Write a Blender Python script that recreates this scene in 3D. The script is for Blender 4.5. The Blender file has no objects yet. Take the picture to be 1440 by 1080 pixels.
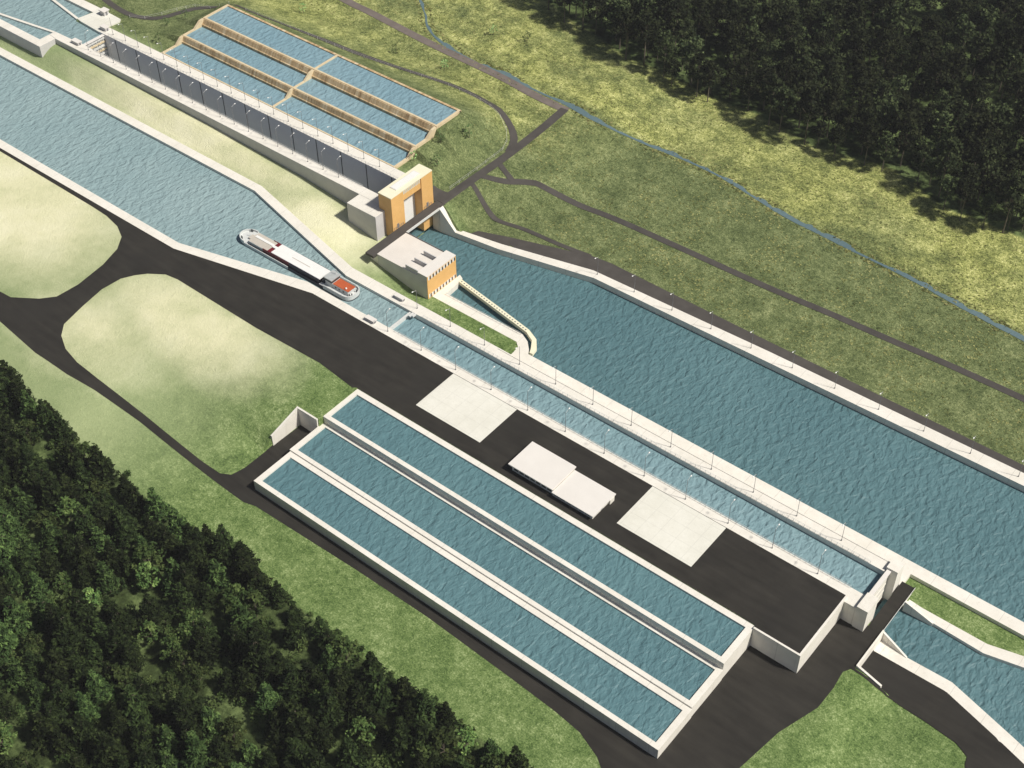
import bpy, bmesh, math, random
from mathutils import Vector, Matrix, noise
R = math.radians
sc = bpy.context.scene
COL = sc.collection

# ------------------------------------------------------------------ camera, world, sun, exposure
cam_d = bpy.data.cameras.new("camera"); cam = bpy.data.objects.new("camera", cam_d); COL.objects.link(cam)
cam_d.sensor_width = 36.0; cam_d.lens = 50.128; cam_d.clip_start = 1.0; cam_d.clip_end = 6000
right = (0.77895707, 0.62703051, -0.00765625); up = (-0.43377674, 0.54761544, 0.71551036); fwd = (-0.45283951, 0.55403075, -0.69856017)
m = Matrix.Identity(4)
for i in range(3):
    m[i][0] = right[i]; m[i][1] = up[i]; m[i][2] = -fwd[i]
m[0][3], m[1][3], m[2][3] = 292.557, -284.307, 365.0
cam.matrix_world = m
sc.camera = cam

SUN_EL, SUN_AZ = R(51), R(74)                       # azimuth from +Y towards +X
sun_dir = Vector((math.sin(SUN_AZ)*math.cos(SUN_EL), math.cos(SUN_AZ)*math.cos(SUN_EL), math.sin(SUN_EL)))
world = bpy.data.worlds.new("World"); sc.world = world; world.use_nodes = True
wn = world.node_tree.nodes; wl = world.node_tree.links
sky = wn.new("ShaderNodeTexSky"); sky.sky_type = 'NISHITA'; sky.sun_disc = False
sky.sun_elevation = SUN_EL; sky.sun_rotation = SUN_AZ; sky.dust_density = 3.0; sky.air_density = 1.0; sky.ozone_density = 1.0
bg = wn["Background"]; bg.inputs[1].default_value = 0.05
wl.new(sky.outputs[0], bg.inputs[0])
sl = bpy.data.lights.new("sun", 'SUN'); sl.energy = 4.6; sl.angle = R(4); sl.color = (1.0, 0.95, 0.86)
so = bpy.data.objects.new("sun", sl); COL.objects.link(so)
so.rotation_euler = sun_dir.to_track_quat('Z', 'Y').to_euler()
sc.view_settings.view_transform = 'Standard'; sc.view_settings.look = 'None'
sc.view_settings.exposure = 0.0; sc.view_settings.gamma = 1.0

# ---------------------------------------------------------------- terrain levels (metres)
def sst(v, a, b):
    t = min(1.0, max(0.0, (v-a)/(b-a)))
    return t*t*(3-2*t)
def lerp(a, b, t): return a+(b-a)*t
def interp(v, pts):
    if v <= pts[0][0]: return pts[0][1]
    for (a, p), (b, q) in zip(pts, pts[1:]):
        if v <= b: return p+(q-p)*(v-a)/(b-a)
    return pts[-1][1]
def inside(x, y, poly):
    c = False; n = len(poly); j = n-1
    for i in range(n):
        xi, yi = poly[i]; xj, yj = poly[j]
        if (yi > y) != (yj > y) and x < (xj-xi)*(y-yi)/(yj-yi)+xi: c = not c
        j = i
    return c
YARD, APRON, LOW, OLD, DECK = 0.0, -8.8, -12.3, 7.6, -0.9
# mid-lines of the bank walls that hold each body of water
UPPER_CANAL = [(-420,-17),(-102,-17),(-41,-2),(2,-2),(2,14.4),(-35,14.8),(-104,31),(-420,31)]
LAGOON = [(-41,47.5),(-41,70.7),(-34,70.7),(-27.5,71.4),(-6.5,75),(36,84.7),(420,88.2),(420,28),(41,28),(37.5,34),(33,35.3),(-7,35.3),(-12,36),(-12,47.5)]
TAIL = [(205,-1.5),(213,-1.5),(224,-6),(239,-5.8),(260,-12),(330,-34),(330,36),(254,17.5),(241,14.5),(224,14.8),(213,14),(205,14)]
OLD_POOL = [(-246,51),(-262,50.5),(-262,40.6),(-430,40.6),(-430,77.7),(-266,77.7),(-266,66),(-246,66)]
CANAL_OUT = [(-420,33.2),(-104,33.2),(-36,17.3),(420,17.3)]
def canal_out(x): return interp(x, CANAL_OUT)
def z_sw(x): return APRON*sst(x, -95, 12)
def z_old_side(x): return interp(x, [(-260,4.9),(-150,3.3),(-95,1.2),(-60,-2.1),(-38,-5.6),(-14,-10.9)])
def terraces(y):
    return interp(y, [(70,7.2),(71.4,6.5),(82.5,6.5),(84.1,9.5),(95.8,9.5),(97.8,12.5),(112.8,12.5),(114.2,13.2)])
def T(x, y):
    if inside(x, y, UPPER_CANAL): return -7.0
    if inside(x, y, LAGOON): return -18.0
    if inside(x, y, TAIL): return -18.0
    if -246 < x < -40 and 50.2 < y < 67.4: return -16.0
    if 0 < x < 207 and -2 < y < 14.4: return -16.0
    if inside(x, y, OLD_POOL): return 3.0
    if y < 14:                                          # south of the new lock
        if x >= 199.6 and y > -32.4 or x >= 182 and y <= -32.4 :
            if x > 213.5:
                k = sst(x, 214, 232) if y < -19.75-(x-213.5)*.06 else 1.0
                return lerp(APRON, LOW-.05, k)
            return APRON
        if 13.1 < x < 182.6 and -84.4 < y < -31.62: return -8.9
        if y > -32: return YARD
        if x > 2.7 and y < -52.15: return z_sw(x)
        s = sst(y, -86, -46); s = 1-s
        k = sst(x, -14, 3)*sst(-y, 64, 72)
        s = lerp(s, 1, k)
        return z_sw(x)*s
    if x > 207 and y < 27.5: return LOW-.1
    if y < 49.5 and x < -36 or y < 34 and x < 41 or x < 207 and y < 27.5:   # grass between the two locks
        yo = canal_out(x)
        a = lerp(-.15, -10.9, sst(x, -70, -8)); b = z_old_side(x)
        return lerp(a, b, sst(y, yo, 46 if x < -60 else 46-12*sst(x, -60, -20)))
    # north side
    if x < -208.4: h = lerp(terr_left(y), hill(y), sst(x, -228, -209))
    elif x < -61.8: h = hill(y)
    else: h = lerp(hill(y), DECK, sst(x, -60, -40.5))
    zb = lerp(-10.85, -5.5, sst(y, 90, 165))
    east = lerp(DECK, zb, sst(x, -35.5, lerp(-25, 10, sst(y, 76, 120))))
    return east if x > -37.5 else h
def hill(y):
    if y < 114.2: return terraces(y)
    return interp(y, [(114.2,13.2),(117,12.4),(127,6.4),(131,5.6),(152,DECK),(400,DECK)])
def terr_left(y): return interp(y, [(70,7.3),(86,6.3),(100,5.6),(120,4.0),(160,DECK)])
# ------------------------------------------------------------------ helpers: objects and meshes
def tag(o, label=None, cat=None, group=None, kind=None):
    if label: o['label'] = label
    if cat: o['category'] = cat
    if group: o['group'] = group
    if kind: o['kind'] = kind
    return o
def empty(name, loc, rz=0.0):
    o = bpy.data.objects.new(name, None); COL.objects.link(o)
    o.empty_display_size = 1.0; o.location = loc; o.rotation_euler = (0, 0, rz); return o
class MB:
    "collects boxes, prisms and tubes into one mesh"
    def __init__(s): s.bm = bmesh.new()
    def face(s, pts): return s.bm.faces.new([s.bm.verts.new(p) for p in pts])
    def box(s, x0, x1, y0, y1, z0, z1):
        v = [s.bm.verts.new((x, y, z)) for z in (z0, z1) for x, y in ((x0,y0),(x1,y0),(x1,y1),(x0,y1))]
        for f in ((3,2,1,0),(4,5,6,7),(0,1,5,4),(1,2,6,5),(2,3,7,6),(3,0,4,7)): s.bm.faces.new([v[i] for i in f])
        return s
    def prism(s, poly, z0, z1):
        "z0/z1 number or list per point"
        n = len(poly)
        a = sum(poly[i][0]*poly[(i+1) % n][1]-poly[(i+1) % n][0]*poly[i][1] for i in range(n))
        za = z0 if isinstance(z0, (list, tuple)) else [z0]*n
        zb = z1 if isinstance(z1, (list, tuple)) else [z1]*n
        idx = list(range(n))
        if a < 0: idx.reverse()
        lo = [s.bm.verts.new((poly[i][0], poly[i][1], za[i])) for i in idx]
        hi = [s.bm.verts.new((poly[i][0], poly[i][1], zb[i])) for i in idx]
        s.bm.faces.new(lo[::-1]); s.bm.faces.new(hi)
        for i in range(n):
            j = (i+1) % n; s.bm.faces.new((lo[i], lo[j], hi[j], hi[i]))
        return s
    def profile_y(s, prof, x0, x1):
        "prof: list of (y,z), extruded along x"
        n = len(prof); a = [s.bm.verts.new((x0, y, z)) for y, z in prof]; b = [s.bm.verts.new((x1, y, z)) for y, z in prof]
        s.bm.faces.new(a[::-1]); s.bm.faces.new(b)
        for i in range(n):
            j = (i+1) % n; s.bm.faces.new((a[i], a[j], b[j], b[i]))
        bmesh.ops.recalc_face_normals(s.bm, faces=s.bm.faces); return s
    def tube(s, p, q, r0, r1=None, n=8, cap=True):
        r1 = r0 if r1 is None else r1
        p = Vector(p); q = Vector(q); d = (q-p).normalized()
        u = d.orthogonal().normalized(); w = d.cross(u)
        A = [s.bm.verts.new(p+(u*math.cos(t)+w*math.sin(t))*r0) for t in [2*math.pi*i/n for i in range(n)]]
        B = [s.bm.verts.new(q+(u*math.cos(t)+w*math.sin(t))*r1) for t in [2*math.pi*i/n for i in range(n)]]
        for i in range(n):
            j = (i+1) % n; s.bm.faces.new((A[i], A[j], B[j], B[i]))
        if cap: s.bm.faces.new(A[::-1]); s.bm.faces.new(B)
        return s
    def ball(s, c, r, sx=1, sy=1, sz=1, u=10, v=7):
        bmesh.ops.create_uvsphere(s.bm, u_segments=u, v_segments=v, radius=r,
            matrix=Matrix.Translation(c) @ Matrix.Diagonal((sx, sy, sz, 1)))
        return s
    def bevel(s, w, seg=2):
        es = [e for e in s.bm.edges if len(e.link_faces) == 2 and e.calc_face_angle(0) > .5]
        bmesh.ops.bevel(s.bm, geom=es, offset=w, segments=seg, affect='EDGES', clamp_overlap=True); return s
    def build(s, name, mat, parent=None, smooth=False):
        me = bpy.data.meshes.new(name); s.bm.to_mesh(me); s.bm.free()
        me.materials.append(mat)
        if smooth:
            for p in me.polygons: p.use_smooth = True
        o = bpy.data.objects.new(name, me); COL.objects.link(o)
        if parent is not None:
            o.parent = parent
        return o
def thing_mesh(mb, name, mat, label, cat, group=None, smooth=False):
    return tag(mb.build(name, mat, None, smooth), label, cat, group)
def struct(mb, name, mat): return tag(mb.build(name, mat), kind='structure')
def copy_tree(o, parent=None):
    c = o.copy(); COL.objects.link(c)
    if parent is not None: c.parent = parent
    for ch in list(o.children): copy_tree(ch, c)
    return c
def strip(inner, outer): return list(inner)+list(reversed(outer))
def ribbon(pts, w, off=.14, step=1.5, cross=4, wf=None):
    "road ribbon draped on the terrain"
    P = [Vector((x, y, 0)) for x, y in pts]
    cr = []                                          # Catmull-Rom
    for i in range(len(P)-1):
        p0 = P[max(i-1, 0)]; p1 = P[i]; p2 = P[i+1]; p3 = P[min(i+2, len(P)-1)]
        n = max(1, int((p2-p1).length/step))
        for k in range(n):
            t = k/n
            cr.append(.5*((2*p1)+(p2-p0)*t+(2*p0-5*p1+4*p2-p3)*t*t+(3*p1-p0-3*p2+p3)*t**3))
    cr.append(P[-1])
    mb = MB(); rows = []
    for i, p in enumerate(cr):
        d = (cr[min(i+1, len(cr)-1)]-cr[max(i-1, 0)]).normalized(); nrm = Vector((-d.y, d.x, 0))
        ww = w if wf is None else wf(i/len(cr), p)
        a, b = ww if isinstance(ww, tuple) else (ww/2, ww/2)
        row = []
        for k in range(cross+1):
            q = p+nrm*(-a+(a+b)*k/cross)
            row.append(mb.bm.verts.new((q.x, q.y, Tg(q.x, q.y)+off)))
        rows.append(row)
    for r0, r1 in zip(rows, rows[1:]):
        for k in range(cross): mb.bm.faces.new((r0[k], r0[k+1], r1[k+1], r1[k]))
    bmesh.ops.recalc_face_normals(mb.bm, faces=mb.bm.faces)
    if mb.bm.faces[0:1] and sum(f.normal.z for f in mb.bm.faces) < 0:
        bmesh.ops.reverse_faces(mb.bm, faces=mb.bm.faces)
    return mb
def drape(poly, off=.06, step=2.0, mb=None, level=None):
    "flat polygon cut on a grid and laid on the terrain"
    b = bmesh.new(); f = b.faces.new([b.verts.new((x, y, 0)) for x, y in poly])
    if f.normal.z < 0 or sum(poly[i][0]*poly[(i+1) % len(poly)][1]-poly[(i+1) % len(poly)][0]*poly[i][1] for i in range(len(poly))) < 0:
        bmesh.ops.reverse_faces(b, faces=b.faces)
    if step:
        xs = [p[0] for p in poly]; ys = [p[1] for p in poly]
        for lo, hi, ax in ((min(xs), max(xs), 0), (min(ys), max(ys), 1)):
            k = math.floor(lo/step)+1
            while k*step < hi:
                co = [0, 0, 0]; co[ax] = k*step; no = [0, 0, 0]; no[ax] = 1
                bmesh.ops.bisect_plane(b, geom=b.verts[:]+b.edges[:]+b.faces[:], plane_co=co, plane_no=no, dist=1e-4); k += 1
    for v in b.verts: v.co.z = (Tg(v.co.x, v.co.y) if level is None else level)+off
    if mb is None: mb = MB()
    me = bpy.data.meshes.new("tmp"); b.to_mesh(me); b.free(); mb.bm.from_mesh(me); bpy.data.meshes.remove(me)
    return mb

# ------------------------------------------------------------------ materials
class NT:
    def __init__(s, name):
        s.m = bpy.data.materials.new(name); s.m.use_nodes = True
        s.n = s.m.node_tree.nodes; s.l = s.m.node_tree.links; s.b = s.n["Principled BSDF"]
        g = s.n.new("ShaderNodeNewGeometry"); s.pos = g.outputs["Position"]; s.geo = g
    def link(s, a, b): s.l.new(a, b)
    def noise(s, scale, detail=4, rough=.55, vec=None, dist=0.0):
        t = s.n.new("ShaderNodeTexNoise"); t.inputs["Scale"].default_value = scale; t.inputs["Detail"].default_value = detail
        t.inputs["Roughness"].default_value = rough; t.inputs["Distortion"].default_value = dist
        s.link(vec if vec is not None else s.pos, t.inputs["Vector"]); return t.outputs["Fac"]
    def ramp(s, fac, stops, interp='LINEAR'):
        r = s.n.new("ShaderNodeValToRGB"); cr = r.color_ramp; cr.interpolation = interp
        while len(cr.elements) < len(stops): cr.elements.new(.5)
        for e, (p, c) in zip(cr.elements, stops): e.position = p; e.color = (*c, 1) if len(c) == 3 else c
        s.link(fac, r.inputs[0]); return r.outputs[0]
    def rng(s, fac, a, b, c=0.0, d=1.0):
        r = s.n.new("ShaderNodeMapRange"); r.clamp = True
        for i, v in zip((1, 2, 3, 4), (a, b, c, d)): r.inputs[i].default_value = v
        s.link(fac, r.inputs[0]); return r.outputs[0]
    def math(s, op, a, b=None):
        t = s.n.new("ShaderNodeMath"); t.operation = op
        for i, v in enumerate((a, b)):
            if v is None: continue
            if isinstance(v, (int, float)): t.inputs[i].default_value = v
            else: s.link(v, t.inputs[i])
        return t.outputs[0]
    def mix(s, fac, a, b):
        t = s.n.new("ShaderNodeMix"); t.data_type = 'RGBA'
        for i, v in ((0, fac), (6, a), (7, b)):
            if isinstance(v, (int, float)): t.inputs[i].default_value = v
            elif isinstance(v, tuple): t.inputs[i].default_value = (*v, 1)
            else: s.link(v, t.inputs[i])
        return t.outputs[2]
    def attr(s, name):
        t = s.n.new("ShaderNodeAttribute"); t.attribute_name = name; return t.outputs["Fac"]
    def stretch(s, sx, sy, sz, rz=0.0):
        t = s.n.new("ShaderNodeMapping"); t.inputs["Scale"].default_value = (sx, sy, sz); t.inputs["Rotation"].default_value = (0, 0, rz)
        s.link(s.pos, t.inputs["Vector"]); return t.outputs[0]
    def bump(s, h, strength, dist=.1):
        t = s.n.new("ShaderNodeBump"); t.inputs["Strength"].default_value = strength; t.inputs["Distance"].default_value = dist
        s.link(h, t.inputs["Height"]); s.link(t.outputs[0], s.b.inputs["Normal"])
    def col(s, c):
        if isinstance(c, tuple): s.b.inputs["Base Color"].default_value = (*c, 1)
        else: s.link(c, s.b.inputs["Base Color"])
    def set(s, rough=.8, spec=.3, metal=0.0):
        s.b.inputs["Roughness"].default_value = rough; s.b.inputs["Specular IOR Level"].default_value = spec
        s.b.inputs["Metallic"].default_value = metal; return s.m
def mottled(name, c0, c1, scale=.6, rough=.8, spec=.3, fine=6.0, bump=.15, big=.06):
    t = NT(name); a = t.noise(scale, 5); f = t.noise(fine, 3); g = t.noise(big, 3)
    k = t.math('ADD', t.math('MULTIPLY', a, .5), t.math('ADD', t.math('MULTIPLY', f, .2), t.math('MULTIPLY', g, .3)))
    t.col(t.mix(t.rng(k, .36, .64), c0, c1))
    if bump: t.bump(f, bump, .05)
    return t.set(rough, spec)
M = {}
def make_concrete(name, c0, c1, stain, gx, gy, jw=.4):
    "cast concrete with faint stains, vertical run marks and thin construction joints"
    t = NT(name); a = t.noise(.35, 5); f = t.noise(5.0, 3); g = t.noise(.06, 3); run = t.noise(.9, 4, .6, t.stretch(1, 1, .12))
    k = t.math('ADD', t.math('MULTIPLY', a, .4), t.math('ADD', t.math('MULTIPLY', f, .15), t.math('MULTIPLY', g, .45)))
    c = t.mix(t.rng(k, .36, .64), c0, c1)
    c = t.mix(t.rng(run, .55, .78, 0, .55), c, stain)
    s = t.n.new("ShaderNodeSeparateXYZ"); t.link(t.pos, s.inputs[0])
    for ax, step in ((0, gx), (1, gy)):
        if not step: continue
        m_ = t.math('PINGPONG', s.outputs[ax], step/2)
        c = t.mix(t.rng(m_, .05, .16, jw, 0), c, tuple(v*.55 for v in c0))
    t.col(c); t.bump(f, .15, .05); return t.set(.85, .25)
M['concrete'] = make_concrete('concrete', (.70,.67,.60), (.81,.78,.715), (.58,.55,.48), 12.0, 0)
M['pad'] = make_concrete('pale_concrete', (.67,.66,.585), (.76,.75,.68), (.60,.58,.50), 6.0, 6.0, .2)
M['roof'] = mottled('roof_membrane', (.70,.67,.63), (.75,.72,.68), .2, .7, .3, 3.0, .05)
M['slab'] = mottled('slab_concrete', (.66,.62,.57), (.73,.69,.64), .25, .85, .25)
def make_asphalt():
    t = NT('asphalt'); a = t.noise(.10, 5, .6); w = t.noise(.25, 3, .5, t.stretch(.25, 1.6, 1)); f = t.noise(7.0, 3); pt = t.noise(.045, 2, .4)
    k = t.math('ADD', t.math('MULTIPLY', a, .4), t.math('ADD', t.math('MULTIPLY', w, .4), t.math('MULTIPLY', f, .2)))
    c = t.mix(t.rng(k, .38, .62), (.018,.0163,.0138), (.034,.031,.026))
    c = t.mix(t.rng(pt, .57, .60, 0, .45), c, (.026,.024,.021))
    t.col(c); t.bump(f, .2, .05); return t.set(.85, .25)
M['asphalt'] = make_asphalt()
M['old_asphalt'] = mottled('worn_asphalt', (.060,.054,.050), (.088,.080,.073), .2, .9, .2, 6.0, .2)
M['gravel'] = mottled('gravel_road', (.14,.118,.105), (.20,.17,.152), .3, .95, .1, 8.0, .2)
M['shade_grey'] = mottled('shade_grey_concrete', (.50,.49,.49), (.58,.57,.56), .25, .85, .25, 2.0, .1)  # greyed body colour carries the shade of faces turned from the sun
M['joint'] = mottled('joint_dark', (.05,.05,.06), (.07,.07,.08))
def make_brown():
    t = NT('rusty_bank_concrete'); a = t.noise(.55, 4, .6, t.stretch(1.3, .12, .12)); b = t.noise(1.2, 4)
    k = t.math('ADD', t.math('MULTIPLY', a, .7), t.math('MULTIPLY', b, .3))
    t.col(t.ramp(k, [(.36, (.30,.20,.11)), (.47, (.50,.36,.20)), (.58, (.62,.49,.31)), (.68, (.72,.63,.48))])); return t.set(.92, .15)
M['brown'] = make_brown()
M['shade_wall'] = mottled('pale_chamber_concrete', (.74,.73,.74), (.80,.79,.79), .25, .85, .25, 2.0, .1)
M['tan'] = mottled('tan_concrete', (.58,.46,.29), (.72,.61,.42), .5, .9, .2)
M['orange'] = mottled('ochre_cladding', (.68,.40,.14), (.76,.46,.18), .4, .6, .3, 5.0, .05)
M['cream'] = mottled('cream_roof', (.78,.74,.54), (.82,.79,.62), .3, .8, .2)
M['white'] = mottled('white_paint', (.78,.78,.76), (.84,.84,.82), .5, .45, .4, 4.0, .03)
M['offwhite'] = mottled('boat_white', (.55,.57,.56), (.66,.68,.67), .8, .5, .4, 4.0, .03)
M['deckgrey'] = mottled('deck_grey', (.36,.38,.38), (.46,.48,.48), .8, .6, .3)
M['beige'] = mottled('hatch_beige', (.50,.46,.40), (.58,.54,.48), .8, .6, .3)
M['navy'] = mottled('hull_navy', (.012,.012,.022), (.022,.02,.032), .6, .45, .4)
M['maroon'] = mottled('maroon_paint', (.13,.012,.018), (.18,.02,.026), .8, .5, .4)
M['rust'] = mottled('orange_deck', (.42,.085,.03), (.50,.12,.045), .8, .7, .3)
M['glass'] = mottled('window_glass', (.03,.035,.04), (.06,.065,.07), .8, .12, .6, 4.0, 0)
M['paleglass'] = mottled('skylight_glass', (.42,.44,.46), (.55,.57,.58), .8, .15, .6, 4.0, 0)
M['metal'] = mottled('grey_steel', (.16,.16,.17), (.22,.22,.23), 1.0, .5, .4, 8.0, 0)
M['palemetal'] = mottled('pale_steel', (.60,.60,.58), (.72,.72,.70), 1.0, .5, .4, 8.0, 0)
M['bark'] = mottled('bark', (.10,.085,.065), (.20,.17,.135), 2.0, .95, .1, 9.0, .3)
def make_water(name, deep, pale, ripple=.7):
    t = NT(name)
    v = t.stretch(1, 1, 1); v2 = t.stretch(1.0, .58, 1, R(-38))
    a = t.noise(.46, 2, .45, v2, .5); b = t.noise(1.25, 2, .5, v2, .4); c = t.noise(.02, 3)
    h = t.math('ADD', t.math('MULTIPLY', a, .82), t.math('MULTIPLY', b, .18))
    t.col(t.mix(t.rng(c, .3, .7), deep, pale))
    t.bump(h, ripple, 2.2)
    t.b.inputs["IOR"].default_value = 1.33
    return t.set(.46, .36)
M['water'] = make_water('lower_canal_water', (.080,.160,.182), (.100,.190,.212))
M['water_pale'] = make_water('upper_canal_water', (.225,.325,.345), (.275,.375,.39))  # paler than the lower canal: misty light mixed into the colour
M['water_old'] = make_water('old_basin_water', (.18,.30,.36), (.215,.335,.39), .6)
M['water_mid'] = make_water('chamber_water', (.175,.285,.32), (.21,.32,.35))
M['water_calm'] = make_water('basin_water', (.090,.180,.206), (.108,.207,.230), .6)
M['river'] = make_water('river_water', (.10,.155,.172), (.125,.185,.20), .15)
def make_ground():
    t = NT('grass_ground')
    big = t.noise(.022, 4, .6); mid = t.noise(.11, 5, .65); fine = t.noise(.55, 6, .8); tiny = t.noise(1.7, 3, .8)
    k = t.math('ADD', t.math('MULTIPLY', mid, .24), t.math('ADD', t.math('MULTIPLY', fine, .36), t.math('MULTIPLY', tiny, .40)))
    lawn = t.ramp(k, [(.40, (.050,.088,.025)), (.465, (.112,.178,.053)), (.53, (.185,.26,.090)), (.60, (.36,.44,.20))])
    soft = t.ramp(t.math('ADD', t.math('MULTIPLY', big, .5), t.math('MULTIPLY', k, .5)), [(.38, (.225,.29,.135)), (.60, (.38,.44,.23))])
    pale = t.ramp(t.math('ADD', t.math('MULTIPLY', big, .7), t.math('MULTIPLY', k, .3)), [(.36, (.50,.53,.30)), (.50, (.70,.69,.45)), (.62, (.80,.78,.56))])
    wild = t.ramp(k, [(.39, (.05,.055,.02)), (.45, (.16,.185,.055)), (.51, (.33,.355,.11)), (.565, (.57,.58,.22)), (.63, (.82,.80,.42))])
    olive = t.ramp(k, [(.39, (.038,.050,.020)), (.45, (.090,.115,.046)), (.515, (.150,.180,.076)), (.575, (.25,.28,.125)), (.64, (.46,.47,.25))])
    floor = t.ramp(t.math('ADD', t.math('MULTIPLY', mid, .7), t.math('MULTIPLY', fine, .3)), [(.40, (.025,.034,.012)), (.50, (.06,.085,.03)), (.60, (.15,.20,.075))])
    c = t.mix(t.attr('soft'), lawn, soft)
    c = t.mix(t.attr('olive'), c, olive)
    wm = t.math('MULTIPLY', t.attr('wild'), t.rng(t.math('ADD', big, t.math('MULTIPLY', mid, .5)), .58, .86, .25, 1.0))
    c = t.mix(wm, c, wild)
    pm = t.rng(t.math('ADD', t.attr('dry'), t.math('MULTIPLY', t.math('SUBTRACT', mid, .5), .4)), .20, .95)
    c = t.mix(pm, c, pale)
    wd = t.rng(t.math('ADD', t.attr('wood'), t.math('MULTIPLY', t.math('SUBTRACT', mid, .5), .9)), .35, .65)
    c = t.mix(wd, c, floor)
    t.col(c)
    t.bump(t.math('ADD', fine, t.math('MULTIPLY', tiny, .5)), .8, .6)
    return t.set(.95, .1)
M['grass'] = make_ground()
def make_leaf(name, dark, mid_, light, vary=True):
    t = NT(name)
    oi = t.n.new("ShaderNodeObjectInfo")
    a = t.noise(.55, 3); k = t.math('ADD', t.math('MULTIPLY', a, .55), t.math('MULTIPLY', t.attr('tint'), .45))
    c = t.ramp(k, [(.28, dark), (.50, mid_), (.72, light)])
    v = t.n.new("ShaderNodeHueSaturation"); t.link(c, v.inputs["Color"])
    t.link(t.rng(t.math('POWER', oi.outputs["Random"], 4.0), 0, 1, .6, 3.0), v.inputs["Value"]); t.link(t.rng(oi.outputs["Random"], 0, 1, .485, .515), v.inputs["Hue"])
    t.col(v.outputs[0]); return t.set(.85, .12)
M['conifer'] = make_leaf('conifer_leaf', (.008,.014,.005), (.022,.036,.011), (.060,.088,.026))
M['broad'] = make_leaf('broadleaf_leaf', (.010,.015,.007), (.024,.032,.013), (.062,.074,.030))
M['young'] = make_leaf('young_leaf', (.07,.12,.04), (.12,.20,.07), (.20,.28,.11))
M['bush'] = make_leaf('bush_leaf', (.024,.044,.013), (.052,.080,.023), (.10,.13,.040))

# ------------------------------------------------------------------ ground sheet
def axis(lo, hi, step, far, extra):
    v = [lo+i*step for i in range(int((hi-lo)/step)+1)]
    for d in far: v += [lo-d, hi+d]
    keep = [a for a in v if all(abs(a-e) > .25 for e in extra)]
    return sorted(keep+extra)
GX = axis(-340, 300, 2.0, (4,10,20,40,80,160,400,900,2000), [2.5,2.95,13.0,13.3,182.4,182.9,199.4,199.9,213.25,213.75,-246.3,-245.8,206.7,207.3,-209.2,-208.2,-61.9,-61.3])
GY = axis(-260, 420, 2.0, (4,10,20,40,80,160,400,900,2000), [-84.6,-84.2,-20.5,-20.1,-19.7,-52.4,-52.0,-31.75,-31.55,-32.6,-2.3,-1.7,14.1,14.7,16.3,82.5,84.1,95.8,97.8,50.0,50.6,67.1,67.7,27.3,27.9])
GZ = [[T(x, y) for x in GX] for y in GY]
import bisect
def Tg(x, y):
    "height of the ground mesh itself (bilinear)"
    i = min(max(bisect.bisect_right(GX, x)-1, 0), len(GX)-2); j = min(max(bisect.bisect_right(GY, y)-1, 0), len(GY)-2)
    u = (x-GX[i])/(GX[i+1]-GX[i]); v = (y-GY[j])/(GY[j+1]-GY[j])
    return lerp(lerp(GZ[j][i], GZ[j][i+1], u), lerp(GZ[j+1][i], GZ[j+1][i+1], u), v)
def blob(x, y, cx, cy, rx, ry): return max(0.0, 1-math.hypot((x-cx)/rx, (y-cy)/ry))
SW_EDGE = [(-420,-112),(-98,-109),(-50,-110),(-9,-110.5),(40,-109.5),(100,-112),(153,-111),(420,-112)]
NE_EDGE = [(-420,300),(-200,258),(-112,229),(-77,217),(-41,207),(31,211),(61,205),(100,211),(127,200),(167,202),(420,205)]
def build_ground():
    me = bpy.data.meshes.new("ground"); nx = len(GX)
    me.from_pydata([(x, y, GZ[j][i]) for j, y in enumerate(GY) for i, x in enumerate(GX)], [],
        [(j*nx+i, j*nx+i+1, (j+1)*nx+i+1, (j+1)*nx+i) for j in range(len(GY)-1) for i in range(nx-1)])
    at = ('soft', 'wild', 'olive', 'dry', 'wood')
    for k in at: me.attributes.new(k, 'FLOAT', 'POINT')
    vals = {k: [] for k in at}
    for y in GY:
        for x in GX:
            dry = max(1.5*blob(x,y,-190,-40,110,62), 1.3*blob(x,y,-62,-44,72,34), 1.5*blob(x,y,-150,41,120,16), 1.4*blob(x,y,-66,32,44,26), .9*blob(x,y,-90,-70,60,40))
            if y > 50: dry = 0
            north = sst(y, 66, 80)
            vals['dry'].append(min(1, dry)); vals['soft'].append((1-north)*sst(-x, -10, 60))
            vals['wild'].append(north*max(sst(y, interp(x, [(-160,190),(-120,172),(0,166),(200,152)])-3, interp(x, [(-160,190),(-120,172),(0,166),(200,152)])+6), .75*sst(-x, -5, 60)*sst(y,118,140)))
            vals['olive'].append(north*.9)
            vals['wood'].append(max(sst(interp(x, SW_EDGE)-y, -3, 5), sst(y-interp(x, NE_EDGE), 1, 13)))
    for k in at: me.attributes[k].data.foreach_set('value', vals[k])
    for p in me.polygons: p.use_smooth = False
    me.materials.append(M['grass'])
    o = bpy.data.objects.new("ground", me); COL.objects.link(o); return tag(o, kind='structure')
build_ground()
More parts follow.
